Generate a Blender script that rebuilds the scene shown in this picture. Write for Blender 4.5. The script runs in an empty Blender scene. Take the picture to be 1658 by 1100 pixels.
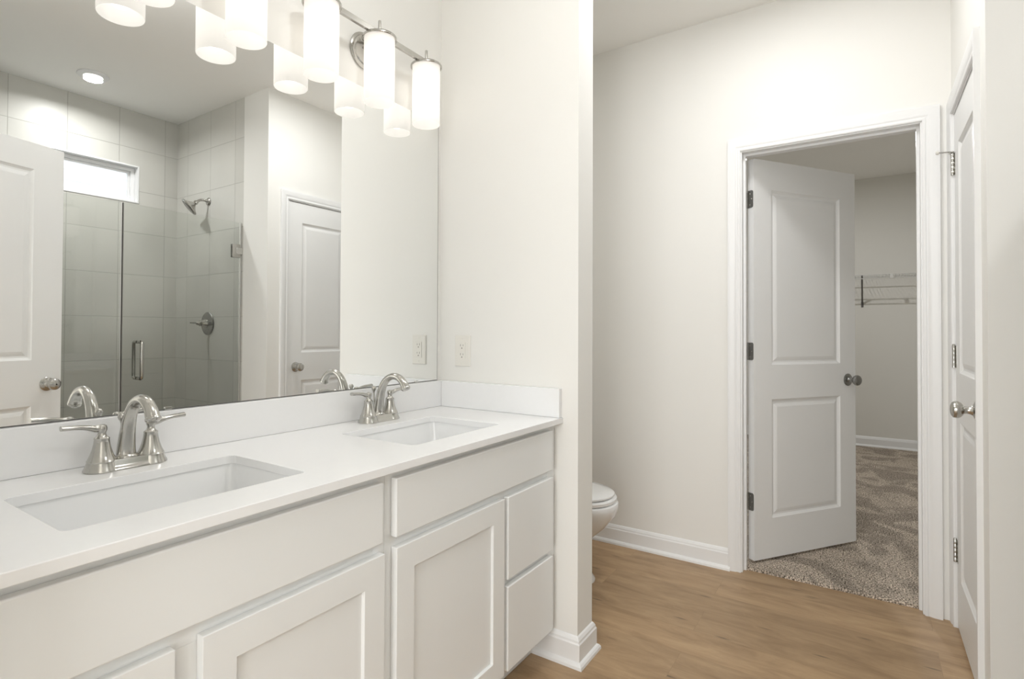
import bpy, bmesh, math, random
from mathutils import Vector, Matrix
S = bpy.context.scene
COL = S.collection
rad = math.radians

# ------------------------------------------------------------------ camera
W_PX = 1658.0
F_PX, SX, SY = 900.55, -55.401, -26.09
yaw, pit, rol = rad(35.0351), rad(0.7958), rad(0.272)
cam_d = bpy.data.cameras.new('camera')
cam = bpy.data.objects.new('camera', cam_d); COL.objects.link(cam)
fw = Vector((math.cos(yaw)*math.cos(pit), math.sin(yaw)*math.cos(pit), math.sin(pit)))
rt = fw.cross(Vector((0, 0, 1))).normalized(); up = rt.cross(fw)
rt2 = math.cos(rol)*rt + math.sin(rol)*up; up2 = -math.sin(rol)*rt + math.cos(rol)*up
M = Matrix((rt2, up2, -fw)).transposed().to_4x4()
M.translation = Vector((-1.8063, -1.4535, 1.1674))
cam.matrix_world = M
cam_d.sensor_fit = 'HORIZONTAL'; cam_d.sensor_width = 36.0
cam_d.lens = 36.0*F_PX/W_PX
cam_d.shift_x = -SX/W_PX; cam_d.shift_y = SY/W_PX
cam_d.clip_start = 0.005; cam_d.clip_end = 100
S.camera = cam

# ------------------------------------------------------------------ world, exposure, large lights
S.view_settings.view_transform = 'Standard'; S.view_settings.look = 'None'
S.view_settings.gamma = 1.0; S.view_settings.use_curve_mapping = False
S.view_settings.exposure = -0.03
S.cycles.max_bounces = 16; S.cycles.diffuse_bounces = 12; S.cycles.glossy_bounces = 8; S.cycles.transparent_max_bounces = 16
w = bpy.data.worlds.new('sky'); S.world = w; w.use_nodes = True
nt = w.node_tree; bg = nt.nodes['Background']
bg.inputs['Color'].default_value = (0.92, 0.96, 1.0, 1); bg.inputs['Strength'].default_value = 2.6

def area(name, loc, rot, sx, sy, power, color=(1, 0.96, 0.9)):
    l = bpy.data.lights.new(name, 'AREA'); l.shape = 'RECTANGLE'; l.size = sx; l.size_y = sy
    l.energy = power; l.color = color
    o = bpy.data.objects.new(name, l); COL.objects.link(o); o.location = loc; o.rotation_euler = rot
    return o
# soft fill panel added in the unseen bedroom, shining in through the entry doorway
area('bedroom_fill', (-4.75, -1.1, 1.5), (0, rad(-90), 0), 2.0, 2.6, 128, (0.97, 0.985, 1.0))
# unseen ceiling fill added over nook and bathroom, plus the shower and closet lights
def spot_disc(name, loc, power, size=0.16, color=(1, 0.995, 0.985), spread=None):
    l = bpy.data.lights.new(name, 'AREA'); l.shape = 'DISK'; l.size = size; l.energy = power; l.color = color
    o = bpy.data.objects.new(name, l); COL.objects.link(o); o.location = loc
    if spread: l.spread = rad(spread)
    return o
spot_disc('nook_fill', (0.42, -1.13, 2.725), 10, 0.3)  # added fill lamp above the nook, no fixture behind it
l = bpy.data.lights.new('bath_ceiling_fill', 'POINT'); l.energy = 10.5; l.shadow_soft_size = 0.06; l.color = (1, 0.995, 0.985)  # added point lamp to brighten ceiling and room, out of view, no fixture
o = bpy.data.objects.new('bath_ceiling_fill', l); COL.objects.link(o); o.location = (-0.75, -0.86, 2.63)
spot_disc('shower_downlight_glow', (-0.367, -2.49, 2.722), 9.5, 0.10, spread=164)

# ------------------------------------------------------------------ materials
def mat(name, color, rough=0.5, metal=0.0, noise=None, bump=None, spec=0.5, coat=0.0):
    m = bpy.data.materials.new(name); m.use_nodes = True
    n = m.node_tree.nodes; L = m.node_tree.links; b = n['Principled BSDF']
    b.inputs['Base Color'].default_value = (*color, 1); b.inputs['Roughness'].default_value = rough
    b.inputs['Metallic'].default_value = metal; b.inputs['Specular IOR Level'].default_value = spec
    b.inputs['Coat Weight'].default_value = coat
    tc = n.new('ShaderNodeTexCoord')
    if noise:
        sc, amt = noise
        t = n.new('ShaderNodeTexNoise'); t.inputs['Scale'].default_value = sc; t.inputs['Detail'].default_value = 4
        L.new(tc.outputs['Object'], t.inputs['Vector'])
        r = n.new('ShaderNodeMix'); r.data_type = 'RGBA'
        r.inputs[6].default_value = (*[c*(1-amt) for c in color], 1); r.inputs[7].default_value = (*[min(1, c*(1+amt)) for c in color], 1)
        L.new(t.outputs['Fac'], r.inputs[0]); L.new(r.outputs[2], b.inputs['Base Color'])
    if bump:
        sc, st = bump
        t = n.new('ShaderNodeTexNoise'); t.inputs['Scale'].default_value = sc; t.inputs['Detail'].default_value = 3
        L.new(tc.outputs['Object'], t.inputs['Vector'])
        bp = n.new('ShaderNodeBump'); bp.inputs['Strength'].default_value = st; bp.inputs['Distance'].default_value = 0.002
        L.new(t.outputs['Fac'], bp.inputs['Height']); L.new(bp.outputs['Normal'], b.inputs['Normal'])
    return m
M_WALL = mat('cream_wall_paint', (0.795, 0.79, 0.765), 0.6, noise=(1.5, 0.012), bump=(220, 0.06), spec=0.3)
M_CEIL = mat('ceiling_paint', (0.90, 0.895, 0.875), 0.8, bump=(150, 0.08), spec=0.2)
M_TRIM = mat('white_trim_paint', (0.80, 0.806, 0.81), 0.35, noise=(3, 0.01))
M_DOOR = mat('white_door_paint', (0.80, 0.805, 0.805), 0.4, noise=(3, 0.01))
M_CAB = mat('white_cabinet_paint', (0.785, 0.798, 0.80), 0.35, noise=(4, 0.01))
M_CABIN = mat('cabinet_inside', (0.55, 0.53, 0.50), 0.5, noise=(4, 0.03))
M_QUARTZ = mat('white_quartz', (0.82, 0.826, 0.835), 0.22, noise=(60, 0.012))
M_PORC = mat('white_porcelain', (0.82, 0.828, 0.835), 0.12, noise=(4, 0.005), coat=0.3)
M_NICKEL = mat('brushed_nickel', (0.52, 0.51, 0.48), 0.2, 1.0, noise=(40, 0.04), bump=(400, 0.04))
M_CHROME = mat('polished_steel', (0.66, 0.66, 0.64), 0.12, 1.0, noise=(30, 0.03))
M_DARKN = mat('dark_nickel', (0.33, 0.33, 0.32), 0.25, 1.0, noise=(40, 0.04))
M_BLACK = mat('black_hole', (0.02, 0.02, 0.02), 0.6, noise=(10, 0.1))
M_PLASTIC = mat('white_plastic', (0.76, 0.745, 0.70), 0.35, noise=(8, 0.01))
M_WIRE = mat('wire_coating', (0.62, 0.62, 0.60), 0.4, noise=(8, 0.02))
M_BRACE = mat('grey_brace', (0.12, 0.115, 0.11), 0.45, noise=(8, 0.05))
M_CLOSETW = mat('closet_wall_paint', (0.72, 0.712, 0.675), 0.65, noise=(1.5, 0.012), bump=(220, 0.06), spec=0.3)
M_SILIC = mat('grey_seal', (0.5, 0.5, 0.48), 0.4, noise=(8, 0.03))
M_SIDING = mat('white_siding', (0.85, 0.85, 0.85), 0.6, noise=(3, 0.02))

def mat_mirror():
    m = bpy.data.materials.new('mirror_silver'); m.use_nodes = True; b = m.node_tree.nodes['Principled BSDF']
    b.inputs['Base Color'].default_value = (0.90, 0.91, 0.905, 1); b.inputs['Metallic'].default_value = 1; b.inputs['Roughness'].default_value = 0.0
    return m
M_MIRROR = mat_mirror()

def mat_glass(name, col, rough=0.0):
    # thin clear pane: mostly transparent, slight tint, Fresnel reflection
    m = bpy.data.materials.new(name); m.use_nodes = True; n = m.node_tree.nodes; L = m.node_tree.links
    out = n['Material Output']; n.remove(n['Principled BSDF'])
    t = n.new('ShaderNodeBsdfTransparent'); t.inputs['Color'].default_value = (*col, 1)
    g = n.new('ShaderNodeBsdfGlossy'); g.inputs['Roughness'].default_value = rough; g.inputs['Color'].default_value = (1, 1, 1, 1)
    f = n.new('ShaderNodeFresnel'); f.inputs['IOR'].default_value = 1.5
    x = n.new('ShaderNodeMixShader'); L.new(f.outputs[0], x.inputs[0]); L.new(t.outputs[0], x.inputs[1]); L.new(g.outputs[0], x.inputs[2])
    L.new(x.outputs[0], out.inputs['Surface']); return m
M_GLASS = mat_glass('clear_shower_glass', (0.955, 0.965, 0.955))
M_WGLASS = mat_glass('window_glass', (0.97, 0.98, 0.98))

def mat_shade():
    m = bpy.data.materials.new('frosted_white_glass'); m.use_nodes = True; n = m.node_tree.nodes; L = m.node_tree.links
    out = n['Material Output']; n.remove(n['Principled BSDF'])
    d = n.new('ShaderNodeBsdfDiffuse'); d.inputs['Color'].default_value = (0.85, 0.84, 0.82, 1)
    t = n.new('ShaderNodeBsdfTranslucent'); t.inputs['Color'].default_value = (0.80, 0.78, 0.75, 1)
    a = n.new('ShaderNodeMixShader'); a.inputs[0].default_value = 0.5
    e = n.new('ShaderNodeEmission'); e.inputs['Color'].default_value = (1, 0.965, 0.93, 1); e.inputs['Strength'].default_value = 0.24
    s = n.new('ShaderNodeAddShader')
    L.new(d.outputs[0], a.inputs[1]); L.new(t.outputs[0], a.inputs[2]); L.new(a.outputs[0], s.inputs[0]); L.new(e.outputs[0], s.inputs[1])
    L.new(s.outputs[0], out.inputs['Surface']); return m
M_SHADE = mat_shade()
def mat_emit(name, col, st):
    m = bpy.data.materials.new(name); m.use_nodes = True; n = m.node_tree.nodes; L = m.node_tree.links
    out = n['Material Output']; n.remove(n['Principled BSDF'])
    e = n.new('ShaderNodeEmission'); e.inputs['Color'].default_value = (*col, 1); e.inputs['Strength'].default_value = st
    L.new(e.outputs[0], out.inputs['Surface']); return m
M_BULB = mat_emit('lit_bulb', (1, 0.96, 0.91), 3.0)
M_LENS = mat_emit('lit_downlight_lens', (1, 0.95, 0.88), 6)

def mat_tile():
    # 12 inch stacked tiles; u runs along the wall, v is height
    m = bpy.data.materials.new('grey_shower_tile'); m.use_nodes = True; n = m.node_tree.nodes; L = m.node_tree.links
    b = n['Principled BSDF']; b.inputs['Roughness'].default_value = 0.38
    uv = n.new('ShaderNodeUVMap'); br = n.new('ShaderNodeTexBrick')
    br.offset = 0.0; br.inputs['Scale'].default_value = 1.0
    br.inputs['Brick Width'].default_value = 0.3145; br.inputs['Row Height'].default_value = 0.3055
    br.inputs['Mortar Size'].default_value = 0.0022; br.inputs['Mortar Smooth'].default_value = 0.3
    br.inputs['Color1'].default_value = (0.56, 0.555, 0.52, 1); br.inputs['Color2'].default_value = (0.60, 0.595, 0.56, 1)
    br.inputs['Mortar'].default_value = (0.42, 0.415, 0.385, 1)
    L.new(uv.outputs[0], br.inputs['Vector'])
    ns = n.new('ShaderNodeTexNoise'); ns.inputs['Scale'].default_value = 3; ns.inputs['Detail'].default_value = 6; L.new(uv.outputs[0], ns.inputs['Vector'])
    rm = n.new('ShaderNodeMapRange'); rm.inputs[3].default_value = 0.9; rm.inputs[4].default_value = 1.1; L.new(ns.outputs['Fac'], rm.inputs[0])
    mx = n.new('ShaderNodeMix'); mx.data_type = 'RGBA'; mx.blend_type = 'MULTIPLY'; mx.inputs[0].default_value = 1
    L.new(br.outputs['Color'], mx.inputs[6]); L.new(rm.outputs[0], mx.inputs[7]); L.new(mx.outputs[2], b.inputs['Base Color'])
    bp = n.new('ShaderNodeBump'); bp.inputs['Strength'].default_value = 0.6; bp.inputs['Distance'].default_value = 0.002; bp.invert = True
    L.new(br.outputs['Fac'], bp.inputs['Height']); L.new(bp.outputs['Normal'], b.inputs['Normal'])
    return m
M_TILE = mat_tile()

def mat_wood():
    m = bpy.data.materials.new('oak_vinyl_plank'); m.use_nodes = True; n = m.node_tree.nodes; L = m.node_tree.links
    b = n['Principled BSDF']; b.inputs['Roughness'].default_value = 0.42
    tc = n.new('ShaderNodeTexCoord'); mp = n.new('ShaderNodeMapping'); mp.inputs['Rotation'].default_value = (0, 0, rad(90))
    mp.inputs['Location'].default_value = (0.33, 0.07, 0)
    L.new(tc.outputs['Object'], mp.inputs['Vector'])
    br = n.new('ShaderNodeTexBrick'); br.offset = 0.37; br.inputs['Scale'].default_value = 1
    br.inputs['Brick Width'].default_value = 1.22; br.inputs['Row Height'].default_value = 0.182
    br.inputs['Mortar Size'].default_value = 0.0007; br.inputs['Mortar Smooth'].default_value = 0.5; br.inputs['Bias'].default_value = 0.0
    br.inputs['Color1'].default_value = (0.0, 0.0, 0.0, 1); br.inputs['Color2'].default_value = (1, 1, 1, 1); br.inputs['Mortar'].default_value = (0.5, 0.5, 0.5, 1)
    L.new(mp.outputs[0], br.inputs['Vector'])
    # per-plank shift of the grain
    sp = n.new('ShaderNodeVectorMath'); sp.operation = 'MULTIPLY_ADD'
    cmb = n.new('ShaderNodeCombineXYZ'); L.new(br.outputs['Color'], cmb.inputs[0]); L.new(br.outputs['Color'], cmb.inputs[1])
    L.new(cmb.outputs[0], sp.inputs[0]); sp.inputs[1].default_value = (7, 3, 0); L.new(mp.outputs[0], sp.inputs[2])
    st = n.new('ShaderNodeMapping'); st.inputs['Scale'].default_value = (1.6, 6.5, 1); L.new(sp.outputs[0], st.inputs['Vector'])
    n1 = n.new('ShaderNodeTexNoise'); n1.inputs['Scale'].default_value = 2.2; n1.inputs['Detail'].default_value = 8; n1.inputs['Roughness'].default_value = 0.65; n1.inputs['Distortion'].default_value = 0.6
    L.new(st.outputs[0], n1.inputs['Vector'])
    st2 = n.new('ShaderNodeMapping'); st2.inputs['Scale'].default_value = (5, 90, 1); L.new(sp.outputs[0], st2.inputs['Vector'])
    n2 = n.new('ShaderNodeTexNoise'); n2.inputs['Scale'].default_value = 2; n2.inputs['Detail'].default_value = 4; L.new(st2.outputs[0], n2.inputs['Vector'])
    cr = n.new('ShaderNodeValToRGB'); e = cr.color_ramp.elements
    e[0].position = 0.28; e[0].color = (0.26, 0.165, 0.086, 1); e[1].position = 0.72; e[1].color = (0.475, 0.33, 0.19, 1)
    x = e.new(0.5); x.color = (0.385, 0.258, 0.145, 1)
    L.new(n1.outputs['Fac'], cr.inputs[0])
    # dark knots / cracks elongated with the grain
    st3 = n.new('ShaderNodeMapping'); st3.inputs['Scale'].default_value = (2.0, 9, 1); L.new(sp.outputs[0], st3.inputs['Vector'])
    vo = n.new('ShaderNodeTexVoronoi'); vo.inputs['Scale'].default_value = 2.1; L.new(st3.outputs[0], vo.inputs['Vector'])
    kr = n.new('ShaderNodeMapRange'); kr.inputs[1].default_value = 0.02; kr.inputs[2].default_value = 0.15; kr.inputs[3].default_value = 0.42; kr.inputs[4].default_value = 1.0
    L.new(vo.outputs['Distance'], kr.inputs[0])
    g2 = n.new('ShaderNodeMapRange'); g2.inputs[3].default_value = 0.88; g2.inputs[4].default_value = 1.12; L.new(n2.outputs['Fac'], g2.inputs[0])
    pv = n.new('ShaderNodeMapRange'); pv.inputs[3].default_value = 0.90; pv.inputs[4].default_value = 1.10; L.new(br.outputs['Color'], pv.inputs[0])
    def mul(a, bb):
        q = n.new('ShaderNodeMix'); q.data_type = 'RGBA'; q.blend_type = 'MULTIPLY'; q.inputs[0].default_value = 1
        L.new(a, q.inputs[6]); L.new(bb, q.inputs[7]); return q.outputs[2]
    c = mul(mul(mul(cr.outputs[0], kr.outputs[0]), g2.outputs[0]), pv.outputs[0])
    dk = n.new('ShaderNodeMapRange'); dk.inputs[3].default_value = 1.0; dk.inputs[4].default_value = 0.72; L.new(br.outputs['Fac'], dk.inputs[0])
    c = mul(c, dk.outputs[0]); L.new(c, b.inputs['Base Color'])
    bp = n.new('ShaderNodeBump'); bp.inputs['Strength'].default_value = 0.12; bp.inputs['Distance'].default_value = 0.001
    L.new(n2.outputs['Fac'], bp.inputs['Height']); L.new(bp.outputs['Normal'], b.inputs['Normal'])
    return m
M_WOOD = mat_wood()

def mat_carpet():
    m = bpy.data.materials.new('grey_brown_carpet'); m.use_nodes = True; n = m.node_tree.nodes; L = m.node_tree.links
    b = n['Principled BSDF']; b.inputs['Roughness'].default_value = 1.0; b.inputs['Specular IOR Level'].default_value = 0.05
    tc = n.new('ShaderNodeTexCoord')
    a = n.new('ShaderNodeTexNoise'); a.inputs['Scale'].default_value = 150; a.inputs['Detail'].default_value = 3; L.new(tc.outputs['Object'], a.inputs['Vector'])
    cr = n.new('ShaderNodeValToRGB'); e = cr.color_ramp.elements
    e[0].position = 0.36; e[0].color = (0.10, 0.083, 0.068, 1); e[1].position = 0.64; e[1].color = (0.74, 0.655, 0.56, 1)
    x = e.new(0.5); x.color = (0.38, 0.325, 0.27, 1); L.new(a.outputs['Fac'], cr.inputs[0])
    v = n.new('ShaderNodeTexNoise'); v.inputs['Scale'].default_value = 3.2; v.inputs['Detail'].default_value = 2; v.inputs['Distortion'].default_value = 1.5; L.new(tc.outputs['Object'], v.inputs['Vector'])
    r = n.new('ShaderNodeMapRange'); r.inputs[1].default_value = 0.44; r.inputs[2].default_value = 0.56; r.inputs[3].default_value = 0.82; r.inputs[4].default_value = 1.2; L.new(v.outputs['Fac'], r.inputs[0])
    q = n.new('ShaderNodeMix'); q.data_type = 'RGBA'; q.blend_type = 'MULTIPLY'; q.inputs[0].default_value = 1
    L.new(cr.outputs[0], q.inputs[6]); L.new(r.outputs[0], q.inputs[7]); L.new(q.outputs[2], b.inputs['Base Color'])
    bp = n.new('ShaderNodeBump'); bp.inputs['Strength'].default_value = 1.0; bp.inputs['Distance'].default_value = 0.006
    L.new(a.outputs['Fac'], bp.inputs['Height']); L.new(bp.outputs['Normal'], b.inputs['Normal'])
    return m
M_CARPET = mat_carpet()

# ------------------------------------------------------------------ mesh helpers
def add_box(bm, x0, x1, y0, y1, z0, z1):
    vs = [bm.verts.new(p) for p in ((x0,y0,z0),(x1,y0,z0),(x1,y1,z0),(x0,y1,z0),(x0,y0,z1),(x1,y0,z1),(x1,y1,z1),(x0,y1,z1))]
    for f in ((0,3,2,1),(4,5,6,7),(0,1,5,4),(1,2,6,5),(2,3,7,6),(3,0,4,7)): bm.faces.new([vs[i] for i in f])
    return vs
def add_prism(bm, loop, axis, a, b):
    # loop: list of 2D points in the plane across `axis` ('x': (y,z), 'y': (x,z), 'z': (x,y))
    def P(p, t): return {'x': (t, p[0], p[1]), 'y': (p[0], t, p[1]), 'z': (p[0], p[1], t)}[axis]
    A = [bm.verts.new(P(p, a)) for p in loop]; B = [bm.verts.new(P(p, b)) for p in loop]
    n = len(loop)
    for i in range(n): bm.faces.new((A[i], A[(i+1) % n], B[(i+1) % n], B[i]))
    bm.faces.new(A[::-1]); bm.faces.new(B)
def loft(bm, rings, cap=True, closed=True):
    R = [[bm.verts.new(p) for p in r] for r in rings]
    for a, b in zip(R, R[1:]):
        n = len(a)
        for i in range(n if closed else n-1): bm.faces.new((a[i], a[(i+1) % n], b[(i+1) % n], b[i]))
    if cap:
        bm.faces.new(R[0][::-1]); bm.faces.new(R[-1])
    return R
def add_lathe(bm, prof, M=Matrix(), n=40, cap=True):
    rings = [[M @ Vector((r*math.cos(2*math.pi*i/n), r*math.sin(2*math.pi*i/n), z)) for i in range(n)] for r, z in prof]
    return loft(bm, rings, cap)
def add_tube(bm, pts, rad_, n=16, cap=True, flat=None, upv=None):
    pts = [Vector(p) for p in pts]; rings = []; last = None
    for i, p in enumerate(pts):
        t = (pts[min(i+1, len(pts)-1)] - pts[max(i-1, 0)]).normalized()
        if last is None:
            u0 = Vector(upv) if upv else (Vector((0, 0, 1)) if abs(t.z) < 0.9 else Vector((1, 0, 0)))
        else: u0 = last
        s = t.cross(u0).normalized(); u = s.cross(t).normalized(); last = u
        r = rad_[i] if isinstance(rad_, (list, tuple)) else rad_
        ru, rs = (r if isinstance(r, (list, tuple)) else (r, r))
        rings.append([p + u*ru*math.sin(2*math.pi*k/n) + s*rs*math.cos(2*math.pi*k/n) for k in range(n)])
    loft(bm, rings, cap)
def spline(pts, k=8):
    # Catmull-Rom through pts (tuples of any length)
    out = []; P = [pts[0]] + list(pts) + [pts[-1]]
    for i in range(1, len(P)-2):
        for j in range(k):
            t = j/k; out.append(tuple(0.5*((2*b) + (-a+c)*t + (2*a-5*b+4*c-d)*t*t + (-a+3*b-3*c+d)*t**3) for a, b, c, d in zip(P[i-1], P[i], P[i+1], P[i+2])))
    out.append(tuple(pts[-1])); return out
def obj(name, bm, m, parent=None, bevel=0.0, smooth=None, seg=2):
    bmesh.ops.recalc_face_normals(bm, faces=bm.faces[:])
    me = bpy.data.meshes.new(name); bm.to_mesh(me); bm.free(); me.materials.append(m)
    o = bpy.data.objects.new(name, me); COL.objects.link(o)
    if parent: o.parent = parent
    if smooth is None: smooth = False
    if smooth:
        me.polygons.foreach_set('use_smooth', [True]*len(me.polygons))
        ang = rad(smooth if smooth is not True else 40)
        try: me.set_sharp_from_angle(angle=ang)
        except Exception: pass
    if bevel:
        b = o.modifiers.new('bevel', 'BEVEL'); b.width = bevel; b.segments = seg; b.limit_method = 'ANGLE'; b.angle_limit = rad(40)
        b.harden_normals = False
    return o
def box(name, x0, x1, y0, y1, z0, z1, m, parent=None, bevel=0.0):
    bm = bmesh.new(); add_box(bm, min(x0,x1), max(x0,x1), min(y0,y1), max(y0,y1), min(z0,z1), max(z0,z1))
    return obj(name, bm, m, parent, bevel)
def thing(name, label, cat, loc=(0, 0, 0), rotz=0.0, group=None):
    o = bpy.data.objects.new(name, None); COL.objects.link(o); o.empty_display_size = 0.1
    o.location = loc; o.rotation_euler = (0, 0, rotz); o['label'] = label; o['category'] = cat
    if group: o['group'] = group
    return o
def tag(o, label, cat, group=None):
    o['label'] = label; o['category'] = cat
    if group: o['group'] = group
    return o
def struct(o, label=None):
    o['kind'] = 'structure'
    if label: o['label'] = label
    return o
def dup(root, loc, label=None):
    r = root.copy(); COL.objects.link(r); r.location = loc
    if label: r['label'] = label
    for ch in list(root.children):
        c = ch.copy(); COL.objects.link(c); c.parent = r
        for g in list(ch.children):
            d = g.copy(); COL.objects.link(d); d.parent = c
    return r

# ------------------------------------------------------------------ key dimensions
H = 2.7515                    # ceiling
XL = -1.66                    # left wall of the bathroom (with the entry doorway)
TW, YW = 0.1235, -0.619       # end wall of the vanity: thickness and how far it reaches
XC = 1.1626                   # wall with the closet door
YD = -1.738                   # wall with the linen door
XS = 0.36                     # tiled end wall of the shower
YG = -2.03                    # shower glass
YB = -2.9                     # tiled back wall of the shower
ZC = 0.860                    # counter top
WT = 0.115

# ------------------------------------------------------------------ floors, ceiling
box('floor', XL-0.12, XC+0.045, YG-0.02, 0.25, -0.06, 0.0, M_WOOD)['kind'] = 'structure'
def carpet_floor(name, x0, x1, y0, y1, z):
    bm = bmesh.new(); add_box(bm, x0, x1, y0, y1, -0.06, z)
    return struct(obj(name, bm, M_CARPET))
carpet_floor('floor_closet', XC+0.0455, 5.25, -2.35, 0.24, 0.014)
carpet_floor('floor_bedroom', -5.1, XL-0.1205, -3.0, 1.2, 0.012)
struct(box('floor_shower', -1.17, XS, YB, YG-0.0205, -0.06, 0.03, M_TILE))
struct(box('ceiling', -5.1, 5.25, YB-0.1, 1.2, H, H+0.1, M_CEIL))

# ------------------------------------------------------------------ walls
struct(box('wall_mirror_side', XL, 0.0, 0.006, 0.115, 0, H, M_WALL))
struct(box('wall_vanity_end', 0.0, TW, YW, 0.22, 0, H, M_WALL))
struct(box('wall_nook_back', TW, XC, 0.22, 0.335, 0, H, M_WALL))
def wall_with_hole(name, axis, c0, c1, a0, a1, h0, h1, zt, m, z0=0.0, zmax=H):
    # wall slab between c0..c1 across `axis`, running a0..a1, with an opening h0..h1 from z0 to zt
    bm = bmesh.new()
    def B(p0, p1, q0, q1):
        if axis == 'x': add_box(bm, c0, c1, p0, p1, q0, q1)
        else: add_box(bm, p0, p1, c0, c1, q0, q1)
    B(a0, h0, 0, zmax); B(h1, a1, 0, zmax); B(h0, h1, zt, zmax)
    if z0 > 0: B(h0, h1, 0, z0)
    return struct(obj(name, bm, m))
CY0, CY1, CZ = -1.637, -0.951, 2.05      # closet door opening
wall_with_hole('wall_closet_door', 'x', XC, XC+WT, -2.35, 0.22, CY0-0.018, CY1+0.018, CZ+0.018, M_WALL)
LX0, LX1, LZ = 0.525, 1.105, 2.045        # linen door opening
wall_with_hole('wall_linen_door', 'y', YD-WT, YD, XS, XC, LX0-0.018, LX1+0.018, LZ+0.018, M_WALL)
struct(box('wall_shower_return', XS, XS+WT, YG+0.02, YD-WT, 0, H, M_WALL))
struct(box('wall_linen_closet_back', XS+WT, XC, YD-WT-0.6, YD-WT-0.5, 0, H, M_WALL))
# shower walls (tiled, UV in metres)
def tile_panel(name, kind, x0, x1, y0, y1, hole=None):
    bm = bmesh.new(); uvl = bm.loops.layers.uv.new('UVMap')
    if hole:
        hx0, hx1, hz0, hz1 = hole
        for a in ((x0, hx0, 0, H), (hx1, x1, 0, H), (hx0, hx1, 0, hz0), (hx0, hx1, hz1, H)): add_box(bm, a[0], a[1], y0, y1, a[2], a[3])
    else: add_box(bm, x0, x1, y0, y1, 0, H)
    bmesh.ops.recalc_face_normals(bm, faces=bm.faces[:])
    for f in bm.faces:
        n = f.normal
        for l in f.loops:
            p = l.vert.co
            if abs(n.x) > 0.5: l[uvl].uv = (p.y + 2.43 + 0.3145*20, p.z - 0.037 + 0.3055*4)
            else: l[uvl].uv = (p.x + 0.048 + 0.3145*20, p.z - 0.037 + 0.3055*4)
    return struct(obj(name, bm, M_TILE))
WX0, WX1, WZ0, WZ1 = -0.46, 0.085, 2.085, 2.358
tile_panel('wall_shower_back', 'back', -1.17, XS, YB-0.12, YB, (WX0, WX1, WZ0, WZ1))
tile_panel('wall_shower_plumbing', 'side', XS, XS+WT, YB-0.12, YG+0.02)
tile_panel('wall_shower_left', 'side', -1.285, -1.17, YB-0.12, YG+0.02)
struct(box('wall_beside_shower', XL-0.12, -1.285, YG, YG+0.06, 0, H, M_WALL))
# left wall with the entry doorway
EY0, EY1 = -1.525, -0.63
wall_with_hole('wall_left', 'x', XL-WT, XL, YG+0.06, 0.115, EY0-0.018, EY1+0.018, 2.068, M_WALL)
struct(box('wall_bedroom_far', -5.1, -4.98, -3.0, 1.2, 0, H, M_WALL))
struct(box('wall_bedroom_left', -4.98, XL-WT, 1.08, 1.2, 0, H, M_WALL))
struct(box('wall_bedroom_right', -4.98, XL-WT, -3.0, -2.88, 0, H, M_WALL))
struct(box('wall_bedroom_near', XL-WT-0.002, XL-WT-0.0005, -2.88, YG+0.058, 0, H, M_WALL))
struct(box('wall_bedroom_near_left', XL-WT-0.05, XL-WT-0.001, 0.117, 1.08, 0, H, M_WALL))
# closet box
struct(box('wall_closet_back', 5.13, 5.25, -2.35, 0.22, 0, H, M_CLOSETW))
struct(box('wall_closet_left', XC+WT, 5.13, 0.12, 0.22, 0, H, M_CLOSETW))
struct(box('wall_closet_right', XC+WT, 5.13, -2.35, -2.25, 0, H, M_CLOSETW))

# ------------------------------------------------------------------ baseboards with shoe moulding
# profile: (distance from wall, height)
BASE_P = [(0, 0), (0.026, 0), (0.025, 0.010), (0.020, 0.017), (0.0135, 0.021), (0.0135, 0.078), (0.0105, 0.083), (0.0095, 0.090), (0.0045, 0.099), (0, 0.103)]
def baseboard(name, path, closed=False, z=0.0):
    # path: list of (x, y); room side is on the LEFT of the direction of travel
    bm = bmesh.new(); n = len(path); rings = []
    for i, p in enumerate(path):
        p = Vector(p)
        d0 = (p - Vector(path[i-1])).normalized() if i > 0 else None
        d1 = (Vector(path[i+1]) - p).normalized() if i < n-1 else None
        if d0 is None: d0 = d1
        if d1 is None: d1 = d0
        n0 = Vector((-d0.y, d0.x)); n1 = Vector((-d1.y, d1.x))
        m = (n0 + n1); m = m / (m.dot(n0))
        rings.append([Vector((p.x + m.x*a, p.y + m.y*a, h + z)) for a, h in BASE_P])
    loft(bm, rings, cap=True, closed=True)
    return struct(obj(name, bm, M_TRIM))
baseboard('baseboard_vanity_end', [(TW, 0.22), (TW, YW), (0.0, YW), (0.0, -0.40)])
baseboard('baseboard_nook', [(XC, -0.897), (XC, 0.22), (TW, 0.22)])
baseboard('baseboard_linen_side', [(XS, YG+0.03), (XS, YD), (0.47, YD)])
baseboard('baseboard_closet_back', [(5.13, -2.25), (5.13, 0.12), (XC+WT, 0.12)], z=0.013)

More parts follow.
